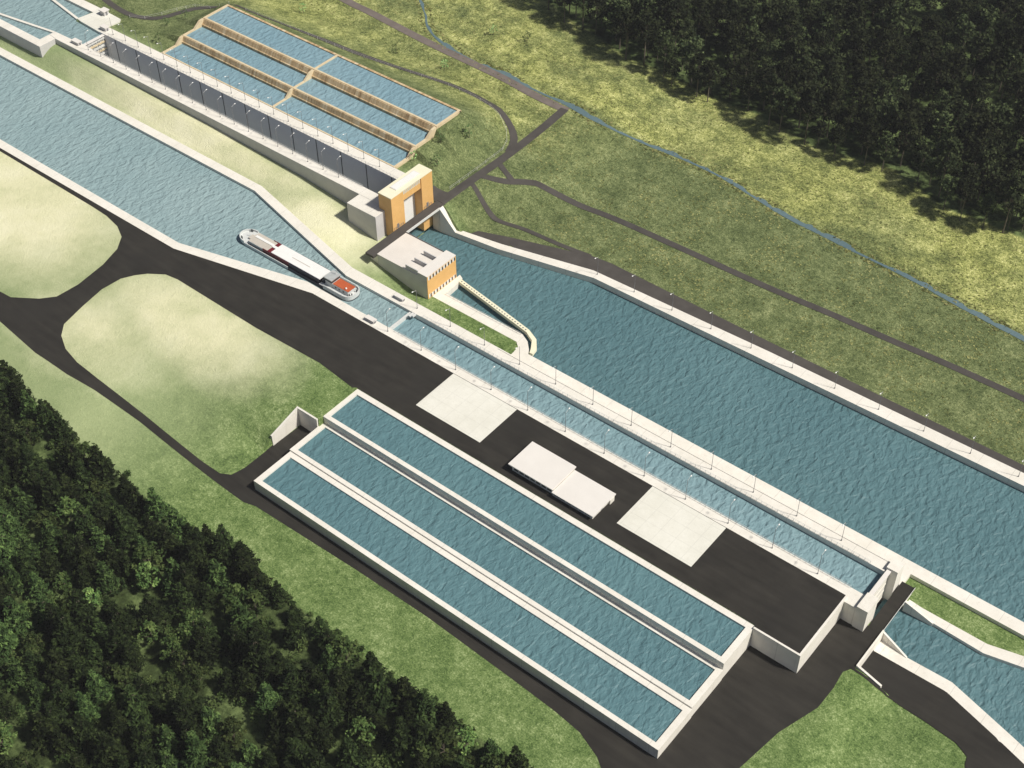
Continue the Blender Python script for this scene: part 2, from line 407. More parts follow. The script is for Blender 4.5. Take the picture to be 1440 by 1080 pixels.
# ------------------------------------------------------------------ water
def sheet(name, poly, z, mat):
    mb = MB(); f = mb.face([(x, y, z) for x, y in poly]); bmesh.ops.triangulate(mb.bm, faces=[f])
    bmesh.ops.recalc_face_normals(mb.bm, faces=mb.bm.faces)
    if sum(f.normal.z for f in mb.bm.faces) < 0: bmesh.ops.reverse_faces(mb.bm, faces=mb.bm.faces)
    return struct(mb, name, M[mat])
sheet('canal_water', [(-420,-17),(-102,-17),(-41,-2),(-.55,-2),(-.55,14),(-35,14.5),(-104,31),(-420,31)], -1.2, 'water_pale')
sheet('chamber_water', [(-.05,-.5),(205.4,-.5),(205.4,12.8),(-.05,12.8)], -2.2, 'water_mid')
sheet('lower_canal_water', [(-40,47),(-40,73),(-6.5,75),(36,85),(420,89),(420,28),(44,28),(36,36),(-8,36)], -13.5, 'water')
sheet('lower_channel_water', [(206.3,-3),(213,-4.5),(239,-6),(262,-12),(335,-34),(335,37),(254,17.5),(241,14.5),(224,15),(206.3,14)], -13.5, 'water')
sheet('old_pool_water', [(-244.9,51),(-262,51),(-263,41),(-420,41),(-420,77),(-264,77),(-264,66),(-244.9,66)], 6.4, 'water_pale')
sheet('old_chamber_water', [(-244,52),(-40,52),(-40,65.5),(-244,65.5)], -12.8, 'water')

# ------------------------------------------------------------------ asphalt, pads, roads
mb = MB()
drape([(-340,-19.2),(-101.5,-18.9),(-37.4,-3.8),(199.7,-3.8),(199.7,-32.4),(182.9,-32.6),(182.9,-31.6),(12.7,-31.6),(11.2,-32.6),(-7.3,-30.6),(-40,-31.7),(-85.4,-31),(-91.5,-31.9),(-97.5,-36),(-100.8,-39.8),(-103.6,-44.7),(-104.4,-53.7),(-102.2,-65.5),(-99.6,-76.1),(-95.2,-80.9),(-95.2,-93.1),(-121.6,-90.3),(-160,-88.5),(-340,-84),(-340,-78),(-160,-79.8),(-135,-79.5),(-128.8,-79),(-119.3,-72.6),(-114.9,-67.5),(-114.1,-57.5),(-116.1,-43.4),(-119.4,-33.3),(-124.2,-27),(-131.1,-23.5),(-140.3,-21.7),(-150,-21.3),(-215,-20.6),(-340,-20.4)], .06, 0, mb, 0.0)
drape([(-95.2,-80.9),(-88,-84.6),(-79.2,-86.4),(-66.7,-86.8),(-42.5,-86.9),(-11.2,-87.7),(-2,-87.4),(1.6,-85.2),(2.8,-80),(2.9,-66),(3.5,-52.5),(13.3,-52.5),(13.3,-84.8),(18.8,-90),(14.2,-91.3),(-1.4,-91),(-40.5,-90.2),(-63.5,-91.2),(-77.2,-92.8),(-95.2,-93.1)], .10, 1.0, mb)
drape([(12.8,-84.95),(13.3,-84.4),(182.9,-84.4),(182.9,-32.7),(199.97,-33.0),(199.97,-6.1),(208.2,-6.1),(208.35,-3.2),(213.1,-3.2),(213.2,-19.5),(212.2,-21.5),(210.9,-23.8),(211.6,-30.8),(211.4,-39.8),(206.6,-54.7),(203.9,-72.1),(203,-85),(203,-140),(174.5,-140),(172.1,-97.5),(169.1,-95.3),(160,-91.8),(149.6,-90.6),(132,-89.7),(95.5,-88.3),(64.6,-88.6),(18.8,-90)], .06, 0, mb, APRON)
struct(mb, 'asphalt_yard', M['asphalt'])
mb = drape([(213.7,-8.3),(238.7,-7.9),(257,-13.1),(300,-26.4),(300,-44),(256,-30),(254.6,-27.4),(254,-24.8),(249.4,-22.6),(238.4,-21.6),(225.7,-21.2),(222.5,-20.3),(213.7,-19.5)], .22, 1.0)
drape([(212.6,-19.5),(213.3,-19.5),(222.4,-20.5),(226,-21.3),(221,-21.5),(217,-21.3),(212.4,-21.2)], .2, .5, mb)
struct(mb, 'lower_yard', M['asphalt'])
for i, (x0, x1) in enumerate(((35.6, 65.6), (124.9, 154.5))):
    mb = MB().box(x0, x1, -24.9, -4.05, .03, .16); struct(mb, 'pavement', M['pad'])
struct(ribbon([(-37.2,70.8),(-37,90),(-36.4,115),(-37,140),(-38.5,161)], 4.3, .2), 'road', M['old_asphalt'])
struct(ribbon([(-37,160.6),(-56.8,161.5),(-79.9,164),(-125.8,166),(-166.9,169.5),(-188,171),(-260,180)], 4.6, .16), 'gravel_road', M['gravel'])
struct(ribbon([(-280,90),(-267,87.3),(-256,86),(-246.9,86.8),(-239,91),(-235.5,97),(-234,103.5),(-231.5,112),(-225,118.5),(-212,119.5),(-201,119.8),(-191.7,121.8),(-181.5,124.5),(-160.9,127.7),(-138.9,129.6),(-119.5,132.8),(-102,136.9),(-88.8,139.8),(-75.5,140),(-61,137.6),(-52.1,134.8),(-45.1,131.2),(-40.4,126),(-37.6,119)], 3.4, .16), 'track', M['old_asphalt'])
struct(ribbon([(-36,97.6),(-32,99.4),(-26.5,103),(-19.2,110.2),(-12.5,113.3),(16.1,117.6),(53.9,118.8),(96.5,119.6),(124.4,121.0),(149.1,121.8),(172.4,122.8),(203.8,123.3),(300,124)], 2.9, .14), 'footpath', M['old_asphalt'])
struct(ribbon([(-35.2,109.5),(-30,107.2),(-24.9,105.6)], 2.6, .20), 'footpath', M['old_asphalt'])
struct(ribbon([(-35.6,91.1),(-28.8,88.9),(-22.2,88),(-17,88),(-5.1,90.2),(11.7,91.2),(27,93.0)], 2.2, .16), 'footpath', M['old_asphalt'])
mb = drape([(-22,73.6),(-20.5,77.2),(-6.4,82.5),(19.3,90.9),(26,93.4),(36.4,94.6),(112,94),(217.5,94.3),(330,96.5),(330,91.8),(219,90.6),(115,88.9),(34,86.2),(-6.9,76.2)], .14, 2.0)
struct(mb, 'quay_road', M['old_asphalt'])
struct(drape([(-46.5,71.2),(-46,78.5),(-38.8,80),(-38.8,71.2)], .12, 2.0), 'pavement', M['old_asphalt'])
rw = random.Random(4)
riv = [(-170,206),(-156.5,194.3),(-145,185.5),(-136,176.9),(-124.2,170.8),(-114.1,168.4),(-105.5,167.8),(-90.5,166.4),(-80.3,166.0),(-67.6,165.6),(-54.5,165.2),(-41,164.6),(-28.3,163.2),(-14.4,164.4),(0,166.5),(18.3,167.7),(36.7,167.6),(52.8,165.4),(77.5,160.5),(95.6,159),(112.9,157.8),(129.3,157),(146.1,155.6),(162.9,153.3),(190.6,150.7),(240,147),(320,140)]
def riv_w(t, p):
    a = noise.noise((p.x*.045, 3.1, 0)); b = noise.noise((p.x*.16, 9.0, 0)); c = noise.noise((p.x*.5, 1.7, 0))
    base = .6 if p.x < -120 else 1.25
    return (base*(.75+.12*c), base*max(.2, .85+2.6*a+1.4*b+.5*c))
struct(ribbon(riv, 3, .13, 1.2, 3, riv_w), 'river', M['river'])

# ------------------------------------------------------------------ new lock and upper canal
def wall(poly, z0, z1, name, label, cat, mat='concrete', group=None):
    return thing_mesh(MB().prism(poly, z0, z1), name, M[mat], label, cat, group)
wall(strip([(-420,-14.6),(-102.7,-15.1),(-44,0),(-41,0)], [(-420,-19.4),(-101.3,-19.1),(-37.4,-3.95)]), -8, .06, 'quay_wall', 'white coping wall between the wide upper canal and the dark asphalt', 'quay wall')
wall(strip([(-420,28.8),(-104,28.9),(-35,12.45)], [(-420,33.2),(-104,33.1),(-36,17.4)]), -8, .06, 'quay_wall', 'white coping wall between the wide upper canal and the pale grass strip', 'quay wall')
wall([(-41,0),(-37.4,-3.95),(199.95,-3.95),(199.95,0)], -17, .02, 'lock_wall', 'white near wall of the filled lock beside the asphalt yard', 'lock wall')
t = wall([(-35,12.3),(204.25,12.3),(204.25,17.0),(-36,17.4)], -17, .02, 'lock_wall', 'white wall between the filled lock and the broad lower canal', 'lock wall')
MB().box(40, 203.5, 16.55, 16.95, .025, .24).build('kerb', M['concrete'], t)  # kerb added for the thin shadow line along the wall edge
wall([(199.95,0),(199.95,-6.3),(204.45,-6.3),(204.45,0)], -17, .02, 'wall_head', 'low white block joining the near lock wall to its gate pier', 'wall block')
def pier(x0, x1, y0, y1, label):
    t = empty('gate_pier', ((x0+x1)/2, (y0+y1)/2, -9)); tag(t, label, 'gate pier', 'gate piers of the filled lock')
    cx, cy = t.location.x, t.location.y
    MB().box(x0-cx, x1-cx, y0-cy, y1-cy, -8, 9.9).bevel(.06, 1).build('shaft', M['concrete'], t)
    MB().box(x0-cx-.06, x1-cx+.06, y0-cy-.06, y1-cy+.06, 9.9, 10.5).build('cap', M['concrete'], t)
pier(204.5, 208.3, -6.6, .35, 'white gate pier nearer the asphalt yard at the lower lock end')
pier(204.3, 208.2, 13.3, 18.0, 'white gate pier beside the grass strip and the broad lower canal')
t = empty('lock_gate', (205.4, 6.8, -14)); tag(t, 'white lower gate between the two piers of the filled lock', 'lock gate')
MB().box(-.55, .15, -6.45, 6.5, -3, 14.3).build('leaf', M['concrete'], t)
for k in range(4): MB().box(.15, .25, -6.4, 6.45, 1+k*3.6, 1.6+k*3.6).build('beam', M['concrete'], t)
MB().box(-.75, .75, -6.44, 6.46, 14.3, 14.75).build('walkway', M['roof'], t)
t = empty('lock_gate', (-.3, 6.15, -2)); tag(t, 'thin pale upper gate across the water behind the barge stern', 'lock gate')
MB().box(-.28, .28, -6.1, 6.1, -10, 1.25).build('leaf', M['palemetal'], t)
MB().box(-.42, .42, -6.1, 6.1, 1.25, 1.4).build('walkway', M['palemetal'], t)
MB().box(1.2, 2.2, 3.6, 6.0, 1.6, 2.05).box(2.6, 3.2, 4.2, 6.0, 1.6, 2.3).build('drive', M['palemetal'], t)
def cabinet(x, y, z, lx, ly, h, label):
    t = empty('control_cabinet', (x, y, z)); tag(t, label, 'cabinet')
    MB().box(-lx/2, lx/2, -ly/2, ly/2, 0, h-.25).build('body', M['shade_grey'], t)
    MB().box(-lx/2-.2, lx/2+.2, -ly/2-.2, ly/2+.2, h-.25, h).build('roof', M['roof'], t)
    MB().box(lx/2, lx/2+.05, -.5, .5, .02, h-.6).build('door', M['metal'], t)
cabinet(-8.2, -1.5, .02, 4.2, 1.7, 1.5, 'small flat control cabinet on the near lock wall by the upper gate')
cabinet(-8.2, 15.0, .02, 4.2, 1.5, 1.5, 'small flat control cabinet on the canal-side lock wall by the upper gate')

# lower end: bridge, retaining walls, lower channel
t = empty('road_bridge', (210.7, 6.5, -9.7)); tag(t, 'narrow dark road bridge over the channel below the lock piers', 'bridge')
MB().box(-2.1, 2.2, -10.3, 12.9, 0, .99).build('deck', M['asphalt'], t)
MB().box(2.22, 2.5, -9.2, 13, .2, 1.25).build('parapet', M['asphalt'], t)
MB().box(2.52, 2.62, -9.2, 13, .9, 1.3).build('kerb', M['palemetal'], t)
MB().box(-2.0, 2.0, 7.2, 12.8, -7, -.01).build('abutment', M['concrete'], t)
MB().box(-2.0, 2.0, -10.2, -6.8, -7, -.01).build('abutment', M['concrete'], t)
t = empty('retaining_wall', (200, -32.5, -9.2)); tag(t, 'white L-shaped retaining wall holding up the asphalt yard corner', 'retaining wall')
MB().box(-16.9, -.7, -.7, -.02, -.4, 9.6).build('long_face', M['concrete'], t)
MB().prism([(-.7,-.7),(0,-.7),(0,28.5),(-.7,28.5)], -.4, 9.6).build('end_face', M['concrete'], t)
wall([(213.15,-19.6),(213.75,-19.6),(213.75,-2.4),(213.15,-2.4)], -14, -7.9, 'parapet_wall', 'white parapet dropping from the bridge road to the lower asphalt', 'parapet')
mb = MB().prism([(213.15,-19.62),(222.5,-20.6),(222.6,-19.9),(213.7,-19.0)], -14, [-7.9,-9.6,-9.6,-7.9]); thing_mesh(mb, 'parapet_wall', M['concrete'], 'short diagonal white wall between the grass corner and lower asphalt', 'parapet')
wall([(213.8,-2.0),(223.2,-4.0),(238.6,-3.6),(261.2,-9.9),(335,-31.5),(335,-37),(257,-13.4),(238.7,-8.2),(213.8,-8.6)], -18, -12.2, 'quay_wall', 'white bank wall between the lower asphalt and the lower channel', 'quay wall')
wall([(213.2,13.1),(223.4,13.2),(241.4,12.5),(253.8,15.4),(335,35.5),(335,40),(252,19.4),(240.7,16.5),(218,16.5),(213.2,17)], -18, -12.2, 'quay_wall', 'white bank wall between the lower channel and the narrow grass strip', 'quay wall')
mb = MB().prism([(213.8,-2.9),(223.3,-4.4),(223.3,-3.75),(213.8,-2.2)], -18, [-8.6,-12.1,-12.1,-8.6]); thing_mesh(mb, 'wing_wall', M['concrete'], 'sloping white wing wall at the asphalt side of the lower channel', 'wing wall')
mb = MB().prism([(213.2,12.4),(223.6,12.8),(223.6,13.6),(213.2,13.3)], -18, [-8.6,-12.1,-12.1,-8.6]); thing_mesh(mb, 'wing_wall', M['concrete'], 'sloping white wing wall at the grassy side of the lower channel', 'wing wall')
# lower canal quay with pump-house platform, yellow boom, far bank
q = [(-7.95,50.4),(-5.8,49.4),(-5.2,46.3),(-4.6,38),(34.7,38),(38.8,36),(42,32.8),(43.5,30.5),(420,30.5),(420,25.6),(208.9,25.6),(208.9,19.6),(208.4,17.05),(38.2,17.05),(38.4,27),(37.9,31.2),(35.5,33.2),(-7.95,33.2)]
wall(q, -19, -10.8, 'quay_wall', 'long white quay from the pump house platform along the lower canal', 'quay wall')
t = empty('floating_boom', (18, 44, -11)); tag(t, 'slim yellowish guide boom curving from pump house to quay tip', 'boom')
near = [(-5.2,46.6),(35.3,39.7),(39.9,37.3),(42.6,33.2),(43.5,31.2)]; far = [(-5.5,48.4),(15.9,44.9),(35.2,41.5),(40.9,38.9),(44.2,34.9),(44.9,31.4)]
pg = [(x-18, y-44) for x, y in strip(near, far)]
MB().prism(pg, -1.0, .45).build('deck', M['cream'], t)
for k in range(26):
    f = (k+.5)/26; x = -5+f*40; y = 47.4-f*6.9
    MB().box(x-18-.28, x-18+.28, y-44-.2, y-44+.2, .455, .62).build('cover_plate', M['metal'], t)
for k in range(5):
    f = k/4; MB().tube((-4+f*38-18, 47.4-f*6.6-44, -7), (-4+f*38-18, 47.4-f*6.6-44, -1.0), .45).build('pile', M['metal'], t)
wall(strip([(-27.4,70.2),(-6.3,72.9),(36.4,82.6),(220,85.1),(420,88)], [(-28.3,72.6),(-6.9,76.4),(33.4,86.4),(115,89.1),(219,90.8),(420,94)]), -19, -10.65, 'quay_wall', 'white bank wall on the forest side of the broad lower canal', 'quay wall')
mb = MB().prism([(-35,69.3),(-27.4,70.2),(-28.3,72.6),(-35,71.7)], -19, [-1.0,-10.6,-10.6,-1.0]); thing_mesh(mb, 'wing_wall', M['concrete'], 'steep white wing wall descending from the old road bridge to the canal bank', 'wing wall')

# cut beside the basins
t = empty('retaining_wall', (3.1, -52.3, -9)); tag(t, 'white angled retaining wall around the sunken road end by the basins', 'retaining wall')
MB().box(.0, 9.6, -.3, .4, -1, 9.05).build('short_face', M['concrete'], t)
MB().prism([(-.75,-13.8),(-.02,-13.8),(-.02,.4),(-.75,.4)], -1, [5.3,5.3,9.05,9.05]).build('long_face', M['concrete'], t)

# ------------------------------------------------------------------ saving basins of the new lock
def saving_basin(label, zr, y0, y1, iy0, iy1, zw, base, x0, x1, full_far):
    cx, cy = (x0+x1)/2, (y0+y1)/2
    t = empty('saving_basin', (cx, cy, base)); tag(t, label, 'basin', 'saving basins beside the filled lock')
    a, b = x0-cx, x1-cx
    MB().box(a, b, y0-cy, iy0-cy, -.6, zr-base).build('long_wall', M['concrete'], t)
    if iy1 < y1-.2: MB().box(a, b, iy1-cy, y1-cy, -.6, zr-base).build('long_wall', M['concrete'], t)
    MB().box(a, a+2.1, iy0-cy, iy1-cy, -.6, zr-base).build('end_wall', M['concrete'], t)
    MB().box(b-2.1, b, iy0-cy, iy1-cy, -.6, zr-base).build('end_wall', M['concrete'], t)
    MB().box(a+2.1, b-2.1, iy0-cy, iy1-cy, -.5, .2).build('floor', M['shade_grey'], t)
    sheet('basin_water', [(x0+2, iy0-.1), (x1-2, iy0-.1), (x1-2, iy1+.1), (x0+2, iy1+.1)], zw, 'water_calm')
saving_basin('highest of the three white basins, next to the asphalt yard', -.3, -49.6, -31.5, -47.9, -33.9, -.95, -9, 12.7, 183.0, True)
saving_basin('middle one of the three white water basins', -3.5, -66.75, -49.62, -65.1, -51.0, -4.05, -9, 12.75, 183.15, True)
saving_basin('lowest white basin, nearest to the conifer wood', -4.1, -84.7, -66.77, -82.9, -68.9, -4.65, -9, 13.1, 183.3, True)

# ------------------------------------------------------------------ service building on the yard
t = empty('service_building', (100, -22.3, 0)); tag(t, 'long low white service building with two stepped flat roofs', 'building')
MB().box(-17.3, .6, -5.7, 6.3, 0, 2.85).build('wall', M['concrete'], t)
MB().box(.6, 17.5, -6.2, 5.2, 0, 2.1).build('wall', M['concrete'], t)
MB().box(-18.4, .75, -6.5, 7.0, 2.85, 3.3).bevel(.08, 1).build('roof', M['roof'], t)
MB().box(.85, 18.3, -7.0, 6.0, 2.1, 2.5).bevel(.08, 1).build('roof', M['roof'], t)
for k in range(7):
    f = MB().box(-16.4+k*2.4, -14.5+k*2.4, -5.76, -5.7, .9, 2.2).build('window', M['metal'], t)
    MB().box(-16.3+k*2.4, -14.6+k*2.4, -5.79, -5.76, 1.0, 2.1).build('pane', M['glass'], f)
for k in range(6):
    f = MB().box(1.4+k*2.6, 3.5+k*2.6, -6.26, -6.2, .7, 1.8).build('window', M['metal'], t)
    MB().box(1.5+k*2.6, 3.4+k*2.6, -6.29, -6.26, .8, 1.7).build('pane', M['glass'], f)
d = MB().box(17.5, 17.56, -1.5, -.3, .02, 2.1).build('door', M['metal'], t)
MB().box(17.56, 17.62, -.5, -.42, 1.0, 1.2).build('handle', M['palemetal'], d)
MB().box(17.5, 18.4, 2.6, 5.0, 0, 2.2).build('porch', M['concrete'], t)

# ------------------------------------------------------------------ old lock
t = wall([(-259.2,47.7),(-43.75,47.7),(-43.75,52.6),(-244.3,52.6),(-244.3,52.4),(-265,51.9),(-264.8,48.5)], -17, 7.62, 'lock_wall', 'grey near wall of the deep empty lock above the pale grass', 'lock wall', 'shade_grey')
MB().prism([(-259.1,47.85),(-43.8,47.75),(-43.8,52.55),(-244.2,52.55),(-264.6,51.85),(-264.6,48.6)], 7.625, 7.7).build('coping', M['concrete'], t)  # white top sheet added to keep the sunlit tone over the greyed body
t = tag(MB().prism([(-248,64.9),(-46.65,64.9),(-46.65,70.55),(-248,70.55)], -17, 7.62).build('lock_wall', M['shade_wall']), 'grey far wall of the deep empty lock below the terraced basins', 'lock wall')
MB().box(-248, -46.7, 65.0, 70.5, 7.625, 7.7).build('coping', M['concrete'], t)
for k in range(13): MB().box(-236.2+k*14.9, -235.8+k*14.9, 64.8, 64.905, -13, 7.55).build('joint', M['joint'], t)
t = wall([(-59.8,40.2),(-43.72,40.2),(-43.72,47.68),(-59.8,47.68)], -12, 7.63, 'wall_head', 'square white block beside the ochre gate tower above the grass', 'wall block', 'shade_grey')
MB().box(-59.7, -43.8, 40.3, 47.6, 7.635, 7.7).build('coping', M['concrete'], t)  # added pale top, lit tone against the shade-grey sides
t = empty('lock_gate', (-244.6, 58.7, -3)); tag(t, 'brown ribbed upper gate at the far end of the empty lock', 'lock gate')
MB().box(-.6, .1, -6.1, 6.2, -12, 10.0).build('leaf', M['deckgrey'], t)
for k in range(5): MB().box(.1, .7, -6.0, 6.1, 1.0+k*1.9, 1.7+k*1.9).build('beam', M['tan'] if k % 2 else M['palemetal'], t)
for k in range(6): MB().box(.1, .5, -5.4+k*2.1, -5.1+k*2.1, -10, 9.9).build('rib', M['palemetal'], t)
MB().box(-.9, .9, -6.08, 6.15, 10.0, 10.25).build('walkway', M['roof'], t)
cabinet(-247.5, 51.4, 7.62, 4.8, 2.2, 1.7, 'control cabinet on the near wall of the empty lock by its brown gate')
cabinet(-246.9, 67.9, 7.7, 3.9, 2.2, 1.9, 'control cabinet on the far wall of the empty lock by its brown gate')
wall([(-266.2,66.4),(-264.6,75),(-266.5,79.9),(-249,79.2),(-247.4,77.2),(-248.05,70.6),(-248.05,64.9),(-263,65.8)], 0, 7.6, 'quay_platform', 'white paved platform with a small hut beside the old upper pool', 'platform', 'pad')
t = empty('hut', (-258.6, 77.4, 7.6)); tag(t, 'tiny white hut with flat roof on the platform by the old pool', 'hut')
MB().box(-1.6, 1.6, -1.4, 1.4, 0, 2.2).build('wall', M['shade_grey'], t)
MB().box(-2, 2, -1.8, 1.8, 2.2, 2.6).build('roof', M['roof'], t)
MB().box(1.6, 1.66, -.5, .5, .02, 2).build('door', M['metal'], t)
t = wall([(-420,38.4),(-259.3,38.4),(-259.3,47.65),(-264.75,48.45),(-264.75,42.8),(-420,42.8)], -1, 7.62, 'quay_wall', 'white bent wall of the old upper pool above the grass strip', 'quay wall', 'shade_grey')
MB().prism([(-420,38.5),(-259.4,38.5),(-259.4,47.6),(-264.65,48.4),(-264.65,42.7),(-420,42.7)], 7.625, 7.7).build('coping', M['concrete'], t)  # added white sheet: lit top over the wall painted in shade grey
wall([(-420,75.5),(-264.7,75.1),(-266.55,79.9),(-420,80.2)], 0, 7.6, 'quay_wall', 'white wall of the old upper pool on the winding track side', 'quay wall')
wall([(-318,42.9),(-284.7,48.0),(-265,51.2),(-265,52.4),(-285,49.3),(-318,44.2)], 0, 7.2, 'guide_wall', 'slim white guide wall in the old pool nearer the wide canal', 'guide wall')
wall([(-320,75.4),(-289.4,70.2),(-274.7,67.7),(-264,65.9),(-264,67.1),(-274.5,68.9),(-289.2,71.5),(-320,76.6)], 0, 7.2, 'guide_wall', 'slim white guide wall in the old pool nearer the winding track', 'guide wall')

# terraced basins of the old lock
def terrace(label, prof_bank, rim, xs, ends, zw, wy):
    cx = -135; t = empty('saving_basin', (cx, wy[0], 0)); tag(t, label, 'basin', 'terraced basins behind the empty lock')
    L = lambda pr: [(y-wy[0], z) for y, z in pr]
    if prof_bank: MB().profile_y(L(prof_bank), -74.4, 74.2).build('bank_wall', M['brown'], t)
    MB().profile_y(L(rim), -74.5, 74.3).build('rim', M['tan'], t)
    for nm, x0, x1 in (('end_wall', -74.6, -73.4), ('divider', -.7, .3), ('end_wall', 73.2, 74.4)):
        MB().profile_y(L(ends), x0, x1).build(nm, M['tan'], t)
    for x0, x1 in ((cx-73.5, cx-.6), (cx+.2, cx+73.3)):
        sheet('basin_water', [(x0, wy[0]), (x1, wy[0]), (x1, wy[1]), (x0, wy[1])], zw, 'water_old')
terrace('lowest of the three brown-rimmed terraced basins, along the empty lock', None, [(70.62,6),(70.62,7.85),(71.3,7.85),(71.3,6)], 0, [(71.3,6),(71.3,7.72),(79.2,7.72),(82.6,10.4),(84.3,10.7),(84.3,6)], 7.25, (71.2,82.9))
terrace('middle brown-rimmed terraced basin behind the empty lock', [(82.8,6),(82.8,8.3),(83.2,8.5),(84.1,10.5),(84.5,10.5),(84.5,6)], [(84.45,6),(84.45,10.75),(85.4,10.75),(85.4,6)], 0, [(85.4,6),(85.4,10.72),(91.5,10.72),(95.4,13.4),(97.9,13.7),(97.9,6)], 10.2, (85.3,96.3))
terrace('highest brown-rimmed terraced basin, next to the fenced track', [(96.2,6),(96.2,11.4),(96.7,11.6),(97.9,13.5),(98.4,13.5),(98.4,6)], [(98.35,6),(98.35,13.75),(99.3,13.75),(99.3,6)], 0, [(99.3,6),(99.3,13.72),(114.3,13.72),(114.3,6)], 13.25, (99.2,113.6))
thing_mesh(MB().profile_y([(113.4,6),(113.4,13.7),(114.6,13.7),(114.6,6)], -209.6, -60.6), 'rim_wall', M['brown'], 'brown outer rim wall of the highest terraced basin', 'rim wall')

# ochre gate tower
t = empty('gate_tower', (-43, 58.4, -6)); tag(t, 'ochre gate tower with cream roof straddling the empty lock', 'tower')
MB().box(-3.6, 3.4, -12.6, -5.2, -6, 21.4).build('pillar', M['orange'], t)
MB().box(-3.6, 3.4, 5.8, 12.6, -6, 21.4).build('pillar', M['orange'], t)
MB().box(-3.5, 3.0, -5.2, 5.8, 16.2, 21.3).build('lintel', M['orange'], t)
MB().box(-3.7, 3.5, -12.7, 12.7, 21.4, 21.75).build('roof', M['cream'], t)
sk = MB().box(-2.2, 1.4, -7.2, 7.6, 21.76, 22.0).build('skylight', M['roof'], t)
MB().box(-1.8, 1.0, -6.8, 7.2, 22.0, 22.06).build('pane', M['white'], sk)
MB().box(-1.6, -1.0, -5.25, 5.85, -6, 16.15).build('gate_leaf', M['white'], t)
for k in range(11):
    w = MB().box(3.02, 3.08, -4.9+k*.96, -4.25+k*.96, 19.2, 20.9).build('window', M['cream'], t)
    MB().box(3.08, 3.1, -4.8+k*.96, -4.35+k*.96, 19.4, 20.7).build('pane', M['paleglass'], w)
for y in (-9.6, 8.8):
    dd = MB().box(3.42, 3.5, y-.6, y+.6, 5.2, 7.4).build('door', M['metal'], t)
    MB().box(3.5, 3.56, y+.3, y+.4, 6.1, 6.3).build('handle', M['palemetal'], dd)
t = empty('road_bridge', (-37.1, 50, -2)); tag(t, 'grey road bridge running past the foot of the ochre tower', 'bridge')
MB().box(-2.3, 2.1, -21.4, 23.2, 0, 1.14).build('deck', M['old_asphalt'], t)
MB().box(2.1, 2.3, -1.6, 19.4, .3, 1.5).build('kerb', M['palemetal'], t)
MB().box(-1.9, 1.9, 19.3, 21.9, -17, -.01).build('abutment', M['concrete'], t)
MB().box(-1.9, 1.9, -19, -3, -12, -.01).build('abutment', M['concrete'], t)

# pump house
t = empty('pump_house', (-21.5, 39.6, -10.9)); tag(t, 'grey pump house with ochre windowed front above the lower canal', 'pump house')
MB().box(-13.4, 8.6, -8.8, 8.7, -8, 9.85).build('wall', M['shade_grey'], t)
MB().box(-13.45, 8.6, -8.85, 8.75, 9.85, 10.0).build('terrace_roof', M['slab'], t)
MB().box(8.6, 13.4, -8.8, 8.7, -8, 11.5).build('front_block', M['shade_grey'], t)
MB().box(8.5, 13.6, -8.9, 8.8, 11.5, 11.8).build('roof', M['roof'], t)
MB().box(13.4, 13.55, -8.8, 8.7, .1, 11.5).build('cladding', M['orange'], t)
for y in (-8.5, -3.1, 2.5): MB().box(1.8, 8.6, y, y+.45, 10.0, 12.0).build('fin', M['shade_grey'], t)
for k in range(9):
    y = -8.2+k*1.86
    for z0, z1 in ((9.5, 11.2), (.5, 2.2)):
        w = MB().box(13.55, 13.62, y, y+1.5, z0, z1).build('window', M['white'], t)
        MB().box(13.62, 13.65, y+.72, y+1.5, z0+.02, z1-.02).build('pane', M['glass'], w)
MB().box(-13.3, 8.4, 8.75, 8.85, 10.0, 10.5).build('edge_rail', M['metal'], t)
# ------------------------------------------------------------------ lamps
ORD = ['first','second','third','fourth','fifth','sixth','seventh','eighth','ninth','tenth','eleventh','twelfth','thirteenth','fourteenth','fifteenth','sixteenth','seventeenth','eighteenth','nineteenth','twentieth']
def make_lamp(h):
    t = empty('street_lamp', (0, 0, 0))
    MB().tube((0,0,0), (0,0,.5), .2, .2, 8).build('base', M['metal'], t)
    MB().tube((0,0,.5), (0,0,h), .10, .07, 8).build('pole', M['metal'], t)
    MB().tube((0,0,h-.1), (0,1.7,h+.5), .05, .045, 6).build('arm', M['palemetal'], t)
    MB().ball((0,2.0,h+.52), .34, .75, 1.3, .5).build('lamp_head', M['white'], t, True)
    return t
protoA = make_lamp(9.6); protoB = make_lamp(9.2); used = set()
def put_lamp(proto, x, y, z, rz, label, group):
    o = proto if proto.name not in used else copy_tree(proto)
    used.add(proto.name)
    o.location = (x, y, z); o.rotation_euler = (0, 0, rz); tag(o, label, 'street lamp', group); return o
for k in range(12):
    put_lamp(protoA, .9+17*k, -1.9, .02, 0, '%s lamp post from the barge on the near wall of the filled lock' % ORD[k], 'lamps on the near wall of the filled lock')
for k in range(12):
    put_lamp(protoB, .9+16.92*k, 15.0, .02, math.pi, '%s lamp post from the barge on the canal-side wall of the filled lock' % ORD[k], 'lamps on the canal-side wall of the filled lock')
for k in range(12):
    put_lamp(protoB, 36.2+18.2*k, 85.3+.27*k, -10.63, math.pi, '%s lamp post from the pump house on the far bank of the broad canal' % ORD[k], 'lamps on the far bank of the broad canal')
for k in range(19):
    put_lamp(protoB, -238.4+9.1*k, 50.9, 7.63, 0, '%s lamp post from the brown gate on the near wall of the empty lock' % ORD[k], 'lamps on the near wall of the empty lock')
for k in range(20):
    put_lamp(protoB, -240+9.15*k, 67.2, 7.7, math.pi, '%s lamp post from the brown gate on the far wall of the empty lock' % ORD[k], 'lamps on the far wall of the empty lock')

